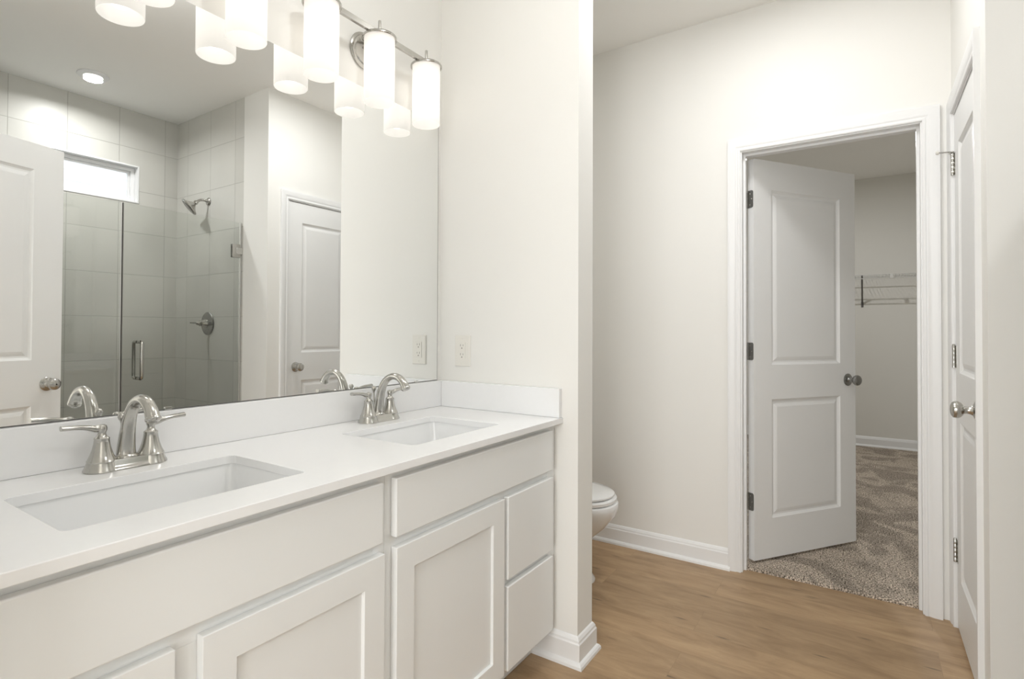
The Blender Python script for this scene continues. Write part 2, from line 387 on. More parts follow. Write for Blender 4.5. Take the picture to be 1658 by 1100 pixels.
# ------------------------------------------------------------------ door casings and jambs
# casing profile: (distance outward from the inner edge, thickness off the wall)
CAS_P = [(0, 0), (0, 0.0085), (0.004, 0.0105), (0.010, 0.0105), (0.012, 0.0085), (0.017, 0.0085), (0.024, 0.0125), (0.032, 0.0145), (0.045, 0.0155), (0.053, 0.0165), (0.0575, 0.0155), (0.0575, 0)]
def casing(bm, to3d, a0, a1, zt, z0=0.0):
    # to3d(a, z, t): along-wall coordinate, height, thickness off the wall
    def ring(f): return [Vector(to3d(*f(u), t)) for u, t in CAS_P]
    loft(bm, [ring(lambda u: (a0-u, z0)), ring(lambda u: (a0-u, zt+u)), ring(lambda u: (a1+u, zt+u)), ring(lambda u: (a1+u, z0))])
def jamb(bm, axis, c0, c1, a0, a1, zt, stop0, stop1):
    # 18 mm jamb boards and a door stop strip
    def B(p0, p1, q0, q1, k0=c0, k1=c1):
        if axis == 'x': add_box(bm, k0, k1, p0, p1, q0, q1)
        else: add_box(bm, p0, p1, k0, k1, q0, q1)
    B(a0-0.0175, a0, 0, zt+0.0175); B(a1, a1+0.0175, 0, zt+0.0175); B(a0, a1, zt, zt+0.0175)
    B(a0, a0+0.011, 0, zt, stop0, stop1); B(a1-0.011, a1, 0, zt, stop0, stop1); B(a0+0.011, a1-0.011, zt-0.011, zt, stop0, stop1)
# closet doorway
t1 = bmesh.new()
casing(t1, lambda a, z, t: (XC-t, a, z), CY0-0.006, CY1+0.006, CZ+0.006)
struct(obj('trim_1', t1, M_TRIM, smooth=25), 'white moulded casing around the closet doorway')
t2 = bmesh.new(); jamb(t2, 'x', XC-0.001, XC+WT+0.001, CY0, CY1, CZ, XC+0.035, XC+0.068)
struct(obj('trim_2', t2, M_TRIM, bevel=0.001))
# linen doorway
t3 = bmesh.new(); casing(t3, lambda a, z, t: (a, YD+t, z), LX0-0.012, LX1+0.002, LZ+0.006)
struct(obj('trim_3', t3, M_TRIM, smooth=25), 'white moulded casing around the linen door')
t4 = bmesh.new(); jamb(t4, 'y', YD-WT, YD+0.001, LX0, LX1, LZ, YD-0.075, YD-0.042)
struct(obj('trim_4', t4, M_TRIM, bevel=0.001))
# entry doorway
t5 = bmesh.new(); casing(t5, lambda a, z, t: (XL+t, a, z), EY0-0.006, EY1+0.004, 2.056)
struct(obj('trim_5', t5, M_TRIM, smooth=25))
t6 = bmesh.new(); jamb(t6, 'x', XL-WT-0.001, XL+0.001, EY0, EY1, 2.05, XL-0.075, XL-0.042)
struct(obj('trim_6', t6, M_TRIM, bevel=0.001))

# ------------------------------------------------------------------ doors
PAN = [(0.0, 0.0), (0.003, 0.0035), (0.012, 0.010), (0.020, 0.0105), (0.030, 0.0065), (0.040, 0.0040)]
def slab_mesh(w, h, t, stile, rails):
    # x 0..w, y 0..-t, z 0..h, two moulded panels on each face
    bm = bmesh.new(); xs = [0, stile, w-stile, w]; zs = [0, rails[0], rails[1], rails[2], rails[3], h]
    for y, sgn in ((0.0, -1), (-t, 1)):
        for i in range(3):
            for j in range(5):
                x0, x1, z0, z1 = xs[i], xs[i+1], zs[j], zs[j+1]
                if i == 1 and j in (1, 3):
                    rings = [[(x0+a, y+sgn*d, z0+a), (x1-a, y+sgn*d, z0+a), (x1-a, y+sgn*d, z1-a), (x0+a, y+sgn*d, z1-a)] for a, d in PAN]
                    R = [[bm.verts.new(p) for p in r] for r in rings]
                    for A, B in zip(R, R[1:]):
                        for k in range(4): bm.faces.new((A[k], A[(k+1) % 4], B[(k+1) % 4], B[k]))
                    bm.faces.new(R[-1])
                else:
                    bm.faces.new([bm.verts.new(p) for p in ((x0, y, z0), (x1, y, z0), (x1, y, z1), (x0, y, z1))])
    for q in (((0,0,0),(w,0,0),(w,-t,0),(0,-t,0)), ((0,0,h),(w,0,h),(w,-t,h),(0,-t,h)), ((0,0,0),(0,-t,0),(0,-t,h),(0,0,h)), ((w,0,0),(w,-t,0),(w,-t,h),(w,0,h))):
        bm.faces.new([bm.verts.new(p) for p in q])
    bmesh.ops.remove_doubles(bm, verts=bm.verts[:], dist=1e-5)
    return bm
KNOB = [(0.0, 0.0), (0.033, 0.0), (0.033, 0.003), (0.030, 0.0055), (0.024, 0.007), (0.016, 0.011), (0.0125, 0.018), (0.0115, 0.026), (0.0125, 0.032), (0.019, 0.036),
        (0.0245, 0.041), (0.0275, 0.047), (0.0280, 0.053), (0.0262, 0.059), (0.021, 0.0635), (0.012, 0.0665), (0.004, 0.0675), (0.0, 0.0677)]
def knob_on(root, x, y, z, sgn, m=None, key=False):
    # lathe axis along local y (sgn = outward direction)
    R = Matrix.Translation((x, y, z)) @ Matrix.Rotation(rad(-90*sgn), 4, 'X')
    bm = bmesh.new(); add_lathe(bm, [(max(r, 1e-4), h) for r, h in KNOB], R, 36)
    o = obj('door_knob', bm, m or M_NICKEL, root, smooth=30)
    if key:
        b2 = bmesh.new(); add_lathe(b2, [(0.0035, 0.066), (0.0035, 0.0683)], R, 16); obj('lock_button', b2, M_BLACK, o)
        b3 = bmesh.new(); add_lathe(b3, [(0.0025, 0.0), (0.0025, 0.0035)], R @ Matrix.Translation((-0.026, 0.0, 0.003)), 12); obj('rose_hole', b3, M_BLACK, o)
    return o
def hinge_obj(root, z, px, py, leafs):
    # barrel at (px, py) with leaves given as boxes
    bm = bmesh.new()
    for k in range(5): add_lathe(bm, [(0.0057, 0.0), (0.0060, 0.0003), (0.0060, 0.0172), (0.0057, 0.0176)], Matrix.Translation((px, py, z-0.044+k*0.0178)), 16)
    add_lathe(bm, [(0.003, 0), (0.0052, 0.001), (0.0045, 0.005), (0.001, 0.006)], Matrix.Translation((px, py, z+0.0445)), 14)
    for l in leafs: add_box(bm, *l)
    return obj('hinge', bm, M_NICKEL, root, smooth=40)

def make_door(name, label, loc, rot, w, h, stile, rails, hinge_pins=None):
    r = thing(name, label, 'door', loc, rot); r['kind'] = 'structure'
    obj('door_slab', slab_mesh(w, h, 0.035, stile, rails), M_DOOR, r, bevel=0.0008, seg=1)
    return r
# door into the closet, swung open: origin at the hinge pin, leaf along local +x
ang = -33.3
d1 = make_door('door_1', 'white two-panel closet door standing half open over the carpet', (1.291, -0.957, 0.027), rad(ang), 0.748, 2.017, 0.122, (0.20, 0.80, 0.975, 1.868))
knob_on(d1, 0.748-0.062, -0.035, 0.885, -1, M_DARKN); knob_on(d1, 0.748-0.062, 0.0, 0.885, 1, M_DARKN)
bm = bmesh.new(); add_box(bm, 0.7478, 0.7490, -0.029, -0.006, 0.855, 0.915); obj('latch_plate', bm, M_DARKN, d1)
for hz in (1.815, 1.045, 0.29):
    bm = bmesh.new()
    # rounded leaf mortised in the hinge edge, facing back along local -x, and barrel
    yy = [(-0.033, hz-0.044), (-0.033, hz+0.044)]
    loop = [(-0.002, hz-0.044), (-0.002, hz+0.044)] + [(-0.024-0.009*math.sin(a), hz+0.035+0.009*math.cos(a)) for a in (0, .5, 1.0, 1.57)] + [(-0.024-0.009*math.sin(a), hz-0.035-0.009*math.cos(a)) for a in (1.57, 1.0, .5, 0)]
    add_prism(bm, loop, 'x', -0.0022, 0.0001)
    for k in range(5): add_lathe(bm, [(0.0057, 0.0), (0.0060, 0.0003), (0.0060, 0.0172), (0.0057, 0.0176)], Matrix.Translation((-0.004, 0.006, hz-0.044+k*0.0178)), 16)
    h_ = obj('hinge', bm, M_DARKN, d1, smooth=40)
    for sy, sz in ((-0.012, 0.028), (-0.022, 0.0), (-0.012, -0.028)):
        b2 = bmesh.new(); add_lathe(b2, [(0.0038, 0), (0.003, 0.0006)], Matrix.Translation((-0.0022, sy, hz+sz)) @ Matrix.Rotation(rad(-90), 4, 'Y'), 12); obj('screw', b2, M_NICKEL, h_)

# linen door, closed in its frame: local x along +X, faces +Y
d2 = make_door('door_2', 'closed white two-panel door beside the shower wall', (LX0+0.002, YD-0.003, 0.010), 0, LX1-LX0-0.004, 2.031, 0.105, (0.205, 0.815, 1.005, 1.898))
knob_on(d2, 0.060, 0.0, 0.908, 1)
for hz in (1.835, 1.065, 0.295):
    x_ = LX1-LX0-0.004
    hinge_obj(d2, hz, x_+0.001, 0.0065, [(x_-0.024, x_, -0.0001, 0.0012, hz-0.044, hz+0.044)])
# hinge-pin door stop at the top hinge
ds = thing('door_stop', 'small hinge pin door stop on the top hinge of the closed door', 'door stop', (LX1-0.001, YD+0.0035, 1.893))
bm = bmesh.new(); add_box(bm, -0.010, 0.022, -0.004, 0.010, 0, 0.0025); add_tube(bm, [(0.0, 0.006, 0.003), (-0.014, 0.045, 0.003)], 0.003, 10); obj('stop_arm', bm, M_NICKEL, ds, smooth=40)
bm = bmesh.new(); add_lathe(bm, [(0.006, 0), (0.0075, 0.002), (0.0075, 0.008), (0.005, 0.010)], Matrix.Translation((-0.014, 0.043, 0.003)) @ Matrix.Rotation(rad(-90), 4, 'X'), 16); obj('rubber_tip', bm, M_PLASTIC, ds, smooth=40)

# entry door, swung into the room in front of the shower (seen in the mirror)
d3 = make_door('door_3', 'open white two-panel entry door seen in the mirror at the left', (-1.614, -1.521, 0.012), rad(-16.9), 0.909, 2.028, 0.135, (0.205, 0.795, 1.01, 1.905))
knob_on(d3, 0.909-0.066, 0.0, 0.893, 1, None, True); knob_on(d3, 0.909-0.066, -0.035, 0.893, -1)
bm = bmesh.new(); add_box(bm, 0.9088, 0.9100, -0.030, -0.006, 0.865, 0.922); add_box(bm, 0.9095, 0.919, -0.024, -0.011, 0.886, 0.900); obj('latch', bm, M_BLACK, d3)
for hz in (1.82, 1.05, 0.28): hinge_obj(d3, hz, -0.005, 0.006, [(-0.0012, 0.0001, -0.033, -0.001, hz-0.044, hz+0.044)])

# ------------------------------------------------------------------ window in the shower wall
wn = thing('window_1', 'small white transom window high in the tiled shower wall', 'window', (0, 0, 0)); wn['kind'] = 'structure'
def frame_mesh(x0, x1, z0, z1, wd, y0, y1):
    bm = bmesh.new()
    add_box(bm, x0, x0+wd, y0, y1, z0, z1); add_box(bm, x1-wd, x1, y0, y1, z0, z1)
    add_box(bm, x0+wd, x1-wd, y0, y1, z0, z0+wd); add_box(bm, x0+wd, x1-wd, y0, y1, z1-wd, z1); return bm
obj('window_liner', frame_mesh(WX0+0.0005, WX1-0.0005, WZ0+0.0005, WZ1-0.0005, 0.010, YB-0.119, YB+0.004), M_TRIM, wn, bevel=0.001)
obj('window_frame', frame_mesh(WX0+0.011, WX1-0.011, WZ0+0.011, WZ1-0.011, 0.026, YB-0.10, YB-0.045), M_TRIM, wn, bevel=0.0015)
obj('window_sash', frame_mesh(WX0+0.0375, WX1-0.0375, WZ0+0.0375, WZ1-0.0375, 0.013, YB-0.09, YB-0.06), M_TRIM, wn, bevel=0.0015)
box('window_pane', WX0+0.051, WX1-0.051, YB-0.077, YB-0.073, WZ0+0.051, WZ1-0.051, M_WGLASS, wn)
# neighbouring house wall outside
bm = bmesh.new(); loop = []
zz = 0.0
while zz < 6.0:
    loop += [(-5.0, zz), (-5.022, zz+0.115)]; zz += 0.115
loop += [(-5.2, zz), (-5.2, 0)]
add_prism(bm, loop, 'x', -6, 5)
tag(obj('house_wall', bm, M_SIDING), 'white lap siding of the next house outside the shower window', 'house wall')

# ------------------------------------------------------------------ vanity cabinets
YF = -0.5265                  # face frame front
def shaker(bm, x0, x1, z0, z1, y0, t=0.0195, rail=0.062, rec=0.0085):
    # outer slab with recessed flat centre; front toward -Y
    yf = y0-t
    O = [(x0, z0), (x1, z0), (x1, z1), (x0, z1)]; I = [(x0+rail, z0+rail), (x1-rail, z0+rail), (x1-rail, z1-rail), (x0+rail, z1-rail)]
    e = 0.0012; I2 = [(x0+rail+e, z0+rail+e), (x1-rail-e, z0+rail+e), (x1-rail-e, z1-rail-e), (x0+rail+e, z1-rail-e)]
    rings = [[(x, y0, z) for x, z in O], [(x, yf, z) for x, z in O], [(x, yf, z) for x, z in I], [(x, yf+rec, z) for x, z in I2]]
    loft(bm, [[Vector(p) for p in r] for r in rings])
def cab_unit(label, x0, x1, fronts):
    r = thing('vanity_cabinet', label, 'cabinet', ((x0+x1)/2, 0, 0), 0, None)
    cx = (x0+x1)/2
    bm = bmesh.new()
    a, b = x0-cx, x1-cx
    add_box(bm, a, a+0.016, YF+0.019, -0.004, 0.105, 0.8395); add_box(bm, b-0.016, b, YF+0.019, -0.004, 0.105, 0.8395)
    add_box(bm, a+0.016, b-0.016, YF+0.019, -0.004, 0.105, 0.121); add_box(bm, a+0.016, b-0.016, -0.012, -0.004, 0.121, 0.8395)
    obj('carcass', bm, M_CAB, r)
    box('toe_kick', a+0.001, b-0.001, -0.449, -0.44, 0.001, 0.105, M_CAB, r)
    # face frame
    bm = bmesh.new()
    for q in fronts['frame']: add_box(bm, q[0]-cx, q[1]-cx, YF, YF+0.019, q[2], q[3])
    obj('face_frame', bm, M_CAB, r, bevel=0.0006)
    for kind, p0, p1, q0, q1 in fronts['fronts']:
        bm = bmesh.new()
        if kind == 'door':
            shaker(bm, p0-cx, p1-cx, q0, q1, YF-0.0005)
            obj('cabinet_door', bm, M_CAB, r, bevel=0.0012)
        else:
            add_box(bm, p0-cx, p1-cx, YF-0.02, YF-0.0005, q0, q1)
            obj('drawer_front' if kind == 'drawer' else 'false_front', bm, M_CAB, r, bevel=0.003, seg=3)
    return r
XM = -0.862
cab_unit('white vanity cabinet under the near sink, wide blank panel over two shaker doors', XL+0.001, XM,
    dict(frame=[(XL+0.001, -1.615, .105, .8395), (-0.900, XM, .105, .8395), (-1.615, -0.900, .79, .8395), (-1.615, -0.900, .645, .69), (-1.615, -0.900, .105, .14), (-1.362, -1.290, .14, .645)],
         fronts=[('false', -1.628, -0.883, 0.681, 0.820), ('door', -1.628, -1.349, 0.122, 0.656), ('door', -1.304, -0.878, 0.122, 0.656)]))
cab_unit('white vanity cabinet under the far sink, one shaker door beside two drawers', XM+0.0005, -0.001,
    dict(frame=[(XM+0.0005, -0.824, .105, .8395), (-0.060, -0.001, .105, .8395), (-0.824, -0.060, .79, .8395), (-0.824, -0.060, .645, .69), (-0.824, -0.060, .105, .14), (-0.372, -0.334, .14, .645), (-0.334, -0.060, .375, .41)],
         fronts=[('false', -0.841, -0.047, 0.681, 0.820), ('door', -0.838, -0.364, 0.122, 0.656), ('drawer', -0.343, -0.045, 0.402, 0.656), ('drawer', -0.343, -0.045, 0.122, 0.381)]))

# ------------------------------------------------------------------ countertop with sink cutouts, splashes
def rrect(x0, x1, y0, y1, r, k=5):
    p = []
    for cx_, cy_, a0 in ((x1-r, y1-r, 0), (x0+r, y1-r, 90), (x0+r, y0+r, 180), (x1-r, y0+r, 270)):
        for i in range(k+1):
            a = rad(a0+90*i/k); p.append((cx_+r*math.cos(a), cy_+r*math.sin(a)))
    return p
SINKS = [(-1.473, -1.027, -0.455, -0.172), (-0.681, -0.252, -0.457, -0.166)]
bm = bmesh.new()
loops = [[(XL+0.001, -0.5617), (-0.001, -0.5617), (-0.001, 0.004), (XL+0.001, 0.004)]] + [rrect(*s, 0.016) for s in SINKS]
for z in (ZC, ZC-0.02):
    es = []
    for lp in loops:
        vs = [bm.verts.new((x, y, z)) for x, y in lp]
        for i in range(len(vs)): es.append(bm.edges.new((vs[i], vs[(i+1) % len(vs)])))
    bmesh.ops.triangle_fill(bm, use_beauty=True, use_dissolve=False, edges=es)
for lp in loops:
    A = [bm.verts.new((x, y, ZC)) for x, y in lp]; B = [bm.verts.new((x, y, ZC-0.02)) for x, y in lp]
    for i in range(len(lp)): bm.faces.new((A[i], A[(i+1) % len(lp)], B[(i+1) % len(lp)], B[i]))
bmesh.ops.remove_doubles(bm, verts=bm.verts[:], dist=1e-5)
tag(obj('countertop', bm, M_QUARTZ, bevel=0.0015), 'long white quartz vanity countertop with two sink cutouts', 'countertop')
tag(box('backsplash', XL+0.001, -0.0015, -0.0195, 0.004, ZC+0.0005, 0.9638, M_QUARTZ, bevel=0.001), 'white quartz backsplash strip along the bottom of the mirror', 'backsplash')
tag(box('side_splash', -0.021, -0.0015, -0.556, -0.0205, ZC+0.0005, 0.9638, M_QUARTZ, bevel=0.001), 'short white quartz side splash against the end wall', 'backsplash')

def sink(label, x0, x1, y0, y1):
    cx_, cy_ = (x0+x1)/2, (y0+y1)/2; hx, hy = (x1-x0)/2, (y1-y0)/2
    r = thing('sink_basin', label, 'sink', (cx_, cy_, ZC-0.0205), 0)
    bm = bmesh.new(); rings = []
    def R(gx, z, rr): return [Vector((x, y, z)) for x, y in rrect(-hx-gx, hx+gx, -hy-gx, hy+gx, rr, 6)]
    for g, z, rr in ((0.018, -0.012, 0.03), (0.018, 0, 0.03), (0.004, 0, 0.02), (0.003, -0.006, 0.02), (0.0, -0.05, 0.03), (-0.006, -0.10, 0.035), (-0.016, -0.128, 0.04), (-0.035, -0.139, 0.045), (-0.07, -0.1425, 0.05)):
        rings.append(R(g, z, rr))
    # towards the round drain
    nn = len(rings[0])
    for rr, z in ((0.06, -0.1450), (0.024, -0.1470), (0.022, -0.1490)):
        ring = []
        for v in rings[0]:
            a = math.atan2(v.y, v.x); ring.append(Vector((rr*math.cos(a), rr*math.sin(a), z)))
        rings.append(ring)
    loft(bm, rings, cap=False); bm.faces.new([v for v in bm.verts][-nn:])
    o = obj('basin', bm, M_PORC, r, smooth=50)
    s_ = o.modifiers.new('thick', 'SOLIDIFY'); s_.thickness = 0.007; s_.offset = -1
    b2 = bmesh.new(); add_lathe(b2, [(0.0215, 0), (0.0235, 0.002), (0.021, 0.0035), (0.016, 0.003), (0.013, 0.005), (0.001, 0.0065)], Matrix.Translation((0, 0, -0.1485)), 32); obj('drain_stopper', b2, M_CHROME, r, smooth=30)
    b3 = bmesh.new(); add_lathe(b3, [(0.008, 0), (0.0085, 0.001), (0.007, 0.0016)], Matrix.Translation((0, -hy-0.0006, -0.03)) @ Matrix.Rotation(rad(-90), 4, 'X'), 20); obj('overflow_ring', b3, M_CHROME, r, smooth=30)
    return r
sink('white rectangular undermount sink nearest the camera', *SINKS[0])
sink('white rectangular undermount sink by the end wall', *SINKS[1])

# ------------------------------------------------------------------ faucets
def make_faucet(label, loc):
    r = thing('faucet', label, 'faucet', loc, 0, 'brushed nickel faucets on the countertop')
    bm = bmesh.new()
    def stad(hx, hy, z, k=10):
        p = []
        for cx_, a0 in ((hx-hy, -90), (-hx+hy, 90)):
            for i in range(k+1):
                a = rad(a0+180*i/k); p.append(Vector((cx_+hy*math.cos(a), hy*math.sin(a), z)))
        return p
    loft(bm, [stad(0.082, 0.031, 0), stad(0.082, 0.031, 0.003), stad(0.079, 0.028, 0.006), stad(0.0755, 0.0255, 0.012), stad(0.0735, 0.0235, 0.020), stad(0.072, 0.0225, 0.0225)])
    obj('base_plate', bm, M_NICKEL, r, smooth=50)
    bell = [(0.0335, 0.0), (0.0345, 0.002), (0.0335, 0.005), (0.0305, 0.011), (0.0285, 0.018), (0.0278, 0.0205), (0.0282, 0.0225), (0.0268, 0.0245), (0.0225, 0.034), (0.0185, 0.046), (0.0158, 0.058), (0.0145, 0.068),
            (0.0150, 0.0695), (0.0150, 0.0715), (0.0120, 0.0735), (0.0090, 0.0775), (0.0078, 0.081), (0.0085, 0.085), (0.0100, 0.0885), (0.0103, 0.094), (0.0085, 0.0985), (0.004, 0.1005), (0.0005, 0.1010)]
    for s in (-1, 1):
        bm = bmesh.new(); add_lathe(bm, bell, Matrix.Translation((s*0.0505, 0, 0)), 40)
        h = obj('handle_body', bm, M_NICKEL, r, smooth=35)
        bm = bmesh.new()
        pts = spline([(0.0505, 0.0, 0.0925, 0.0085, 0.0080), (0.064, 0.0, 0.0925, 0.0072, 0.0068), (0.078, -0.001, 0.0965, 0.0058, 0.0072), (0.095, -0.001, 0.0995, 0.0052, 0.0085), (0.112, -0.001, 0.1005, 0.0052, 0.0088), (0.1265, -0.001, 0.1012, 0.0056, 0.0085)], 5)
        add_tube(bm, [(s*p[0], p[1], p[2]) for p in pts], [(p[3], p[4]) for p in pts], 16, True, upv=(0, 0, 1))
        obj('lever', bm, M_NICKEL, h, smooth=60)
    bm = bmesh.new()
    pts = spline([(0, 0.004, 0.020, 0.0185, 0.0225), (0, 0.004, 0.026, 0.0165, 0.0205), (0, 0.003, 0.045, 0.0150, 0.0185), (0, -0.003, 0.080, 0.0135, 0.0160), (0, -0.014, 0.115, 0.0120, 0.0142), (0, -0.034, 0.142, 0.0112, 0.0130),
                  (0, -0.062, 0.1545, 0.0110, 0.0128), (0, -0.090, 0.1500, 0.0115, 0.0132), (0, -0.110, 0.1340, 0.0125, 0.0140), (0, -0.119, 0.1190, 0.0135, 0.0150)], 6)
    add_tube(bm, [p[:3] for p in pts], [(p[3], p[4]) for p in pts], 24, True, upv=(0, -1, 0))
    sp = obj('spout', bm, M_NICKEL, r, smooth=60)
    t = Vector((0, -0.42, -0.90)).normalized(); q = t.to_track_quat('Z', 'Y').to_matrix().to_4x4()
    bm = bmesh.new(); add_lathe(bm, [(0.0150, 0), (0.0158, 0.001), (0.0158, 0.005), (0.0135, 0.0065), (0.0125, 0.009), (0.010, 0.0092)], Matrix.Translation((0, -0.1185, 0.1200)) @ q, 28)
    obj('aerator', bm, M_NICKEL, sp, smooth=40)
    bm = bmesh.new(); add_lathe(bm, [(0.0235, 0.0215), (0.0240, 0.0235), (0.0225, 0.0265), (0.0195, 0.0290)], Matrix.Translation((0, 0.001, 0)) @ Matrix.Diagonal((1, 0.9, 1, 1)), 32); obj('spout_collar', bm, M_NICKEL, sp, smooth=40)
    bm = bmesh.new(); add_tube(bm, [(0, 0.0215, 0.020), (0, 0.0275, 0.096)], 0.0028, 12)
    add_lathe(bm, [(0.002, 0), (0.0035, 0.002), (0.0040, 0.006), (0.0070, 0.010), (0.0085, 0.015), (0.0075, 0.020), (0.004, 0.023), (0.0005, 0.0235)], Matrix.Translation((0, 0.0275, 0.093)), 20)
    obj('lift_rod', bm, M_NICKEL, r, smooth=40)
    return r
fa = make_faucet('brushed nickel two-handle faucet behind the near sink', (-1.231, -0.088, ZC))
dup(fa, (-0.437, -0.084, ZC), 'brushed nickel two-handle faucet behind the far sink by the end wall')

# ------------------------------------------------------------------ mirror
bm = bmesh.new(); add_box(bm, XL+0.002, -0.0245, 0.0, 0.0055, 0.9645, 2.026)
mi = obj('wall_mirror', bm, M_MIRROR); tag(mi, 'large frameless wall mirror above the vanity backsplash', 'mirror')
box('mirror_edge', XL+0.002, -0.0245, -0.0012, -0.0001, 0.9645, 0.9665, M_BRACE, mi)
box('mirror_edge', -0.0243, -0.0225, 0.0, 0.0055, 0.9645, 2.026, M_BRACE, mi)
for cxm in (-0.152, -1.10):
    bm = bmesh.new(); add_box(bm, cxm-0.009, cxm+0.009, -0.003, -0.0002, 0.9645, 0.972); obj('mirror_clip', bm, M_CHROME, mi, bevel=0.001)

# ------------------------------------------------------------------ vanity lights
ZB = 2.193
def make_vanity_light(label, x0):
    r = thing('vanity_light', label, 'light fixture', (x0, 0.006, 2.155), 0, 'three-shade vanity lights over the mirror')
    YC = -0.081; dz = 2.155
    RX = Matrix.Rotation(rad(90), 4, 'X')
    bm = bmesh.new(); add_lathe(bm, [(0.062, 0.0005), (0.064, 0.004), (0.064, 0.008), (0.060, 0.011), (0.054, 0.012), (0.052, 0.017), (0.048, 0.019), (0.001, 0.0195)], RX, 56)
    obj('backplate', bm, M_NICKEL, r, smooth=35)
    for k in (-1, 1):
        bm = bmesh.new(); add_tube(bm, [(0.012*k, -0.019, 0.004), (0.012*k, -0.045, 0.012), (0.012*k, YC+0.006, ZB-dz)], 0.0048, 14); obj('arm', bm, M_NICKEL, r, smooth=60)
    box('crossbar', -0.268, 0.268, YC-0.006, YC+0.006, ZB-dz-0.0095, ZB-dz+0.0095, M_NICKEL, r, 0.001)
    for k in (-1, 0, 1):
        x = 0.2485*k
        bm = bmesh.new(); add_lathe(bm, [(0.0052, 0), (0.0052, 0.045), (0.0045, 0.047), (0.001, 0.0475)], Matrix.Translation((x, YC, ZB-dz)), 16); obj('finial_rod', bm, M_NICKEL, r, smooth=40)
        T = Matrix.Translation((x, YC, 2.180-dz))
        bm = bmesh.new(); add_lathe(bm, [(0.001, 0.0045), (0.050, 0.0045), (0.0575, 0.003), (0.0600, 0.000), (0.0600, -0.0055), (0.0580, -0.0075), (0.0555, -0.006), (0.0550, -0.001), (0.050, 0.0), (0.001, 0.0)], T, 56)
        obj('shade_holder', bm, M_NICKEL, r, smooth=40)
        bm = bmesh.new(); add_lathe(bm, [(0.030, 0), (0.0525, 0.0), (0.0530, -0.004), (0.0530, -0.222), (0.0520, -0.224)], Matrix.Translation((x, YC, 2.178-dz)), 64, cap=False)
        sh = obj('glass_shade', bm, M_SHADE, r, smooth=50)
        bm = bmesh.new(); add_lathe(bm, [(0.017, 0.0), (0.017, -0.035), (0.012, -0.04)], Matrix.Translation((x, YC, 2.179-dz)), 24); obj('socket', bm, M_PLASTIC, r, smooth=40)
        bm = bmesh.new(); add_lathe(bm, [(0.012, 0), (0.014, -0.012), (0.024, -0.032), (0.030, -0.052), (0.030, -0.066), (0.024, -0.084), (0.012, -0.094), (0.0005, -0.096)], Matrix.Translation((x, YC, 2.138-dz)), 28); obj('bulb', bm, M_BULB, r, smooth=60)
        # the bulb's light, inside the shade
        l = bpy.data.lights.new('bulb_light', 'POINT'); l.energy = BULB_W; l.color = (1, 0.985, 0.965); l.shadow_soft_size = 0.03
        lo = bpy.data.objects.new('bulb_light', l); COL.objects.link(lo); lo.location = (x0+x, 0.006+YC, 2.0)
    return r
BULB_W = 0.045
make_vanity_light('brushed nickel three-shade vanity light over the far sink, round backplate showing', -0.440)
make_vanity_light('brushed nickel three-shade vanity light over the near sink, cut by the top of the picture', -1.190)

# ------------------------------------------------------------------ outlet on the end wall
ou = thing('wall_outlet', 'white double outlet on the end wall beside the mirror', 'outlet', (-0.0005, -0.1155, 1.0875), rad(-90))
# local: x runs along the wall, y outward is -y
bm = bmesh.new(); rr = [[Vector((x, -t, y)) for x, y in rrect(-0.0385+a, 0.0385-a, -0.0625+a, 0.0625-a, 0.003, 3)] for a, t in ((0, 0), (0, 0.003), (0.003, 0.0062))]
loft(bm, rr); obj('cover_plate', bm, M_PLASTIC, ou)
rc = box('receptacle', -0.0165, 0.0165, -0.0085, -0.0061, -0.034, 0.034, M_PLASTIC, ou, 0.0008)
bm = bmesh.new()
for cz in (0.018, -0.018):
    add_box(bm, -0.0075, -0.0055, -0.0090, -0.0083, cz, cz+0.009); add_box(bm, 0.0055, 0.0075, -0.0090, -0.0083, cz+0.001, cz+0.008)
    add_lathe(bm, [(0.0028, 0), (0.0028, 0.0006)], Matrix.Translation((0, -0.0084, cz-0.007)) @ Matrix.Rotation(rad(90), 4, 'X'), 12)
obj('slots', bm, mat('outlet_slots', (0.25, 0.24, 0.22), 0.5, noise=(9, 0.05)), rc)
for zz in (0.0485, -0.0485):
    bm = bmesh.new(); add_lathe(bm, [(0.0032, 0), (0.0022, 0.0009)], Matrix.Translation((0, -0.0062, zz)) @ Matrix.Rotation(rad(90), 4, 'X'), 14); obj('screw', bm, M_PLASTIC, ou)

# ------------------------------------------------------------------ shower glass and fittings
GT = 1.893
fx = thing('shower_screen', 'clear fixed glass panel of the shower, left of the glass door in the mirror', 'shower screen', (-0.3845, YG, 0.085), rad(3.2))
box('glass_pane', -0.775, -0.002, -0.005, 0.005, 0, GT-0.085, M_GLASS, fx)
box('edge_seal', -0.0018, 0.0002, -0.006, 0.006, 0, GT-0.085, M_TRIM, fx)
sd = thing('shower_door', 'clear frameless glass shower door with metal loop handle', 'shower door', (XS-0.012, YG, 0.097))
box('glass_pane', -0.722, -0.0015, -0.005, 0.005, 0, GT-0.097, M_GLASS, sd)
box('edge_seal', -0.0013, 0.0070, -0.005, 0.005, 0, GT-0.097, M_SILIC, sd)
box('edge_seal', -0.7265, -0.7223, -0.006, 0.006, 0, GT-0.097, M_BRACE, sd)
for hz in (1.70-0.097, 0.30):
    bm = bmesh.new()
    for sy in (0.0052, -0.0122): add_box(bm, -0.060, -0.004, sy, sy+0.007, hz-0.045, hz+0.045)
    h_ = obj('hinge', bm, M_NICKEL, sd, bevel=0.001)
    bm = bmesh.new(); add_box(bm, -0.030, 0.0110, -0.0150, 0.0150, hz-0.022, hz+0.022); obj('hinge_knuckle', bm, M_CHROME, h_, bevel=0.001)
bm = bmesh.new(); hx = -0.636
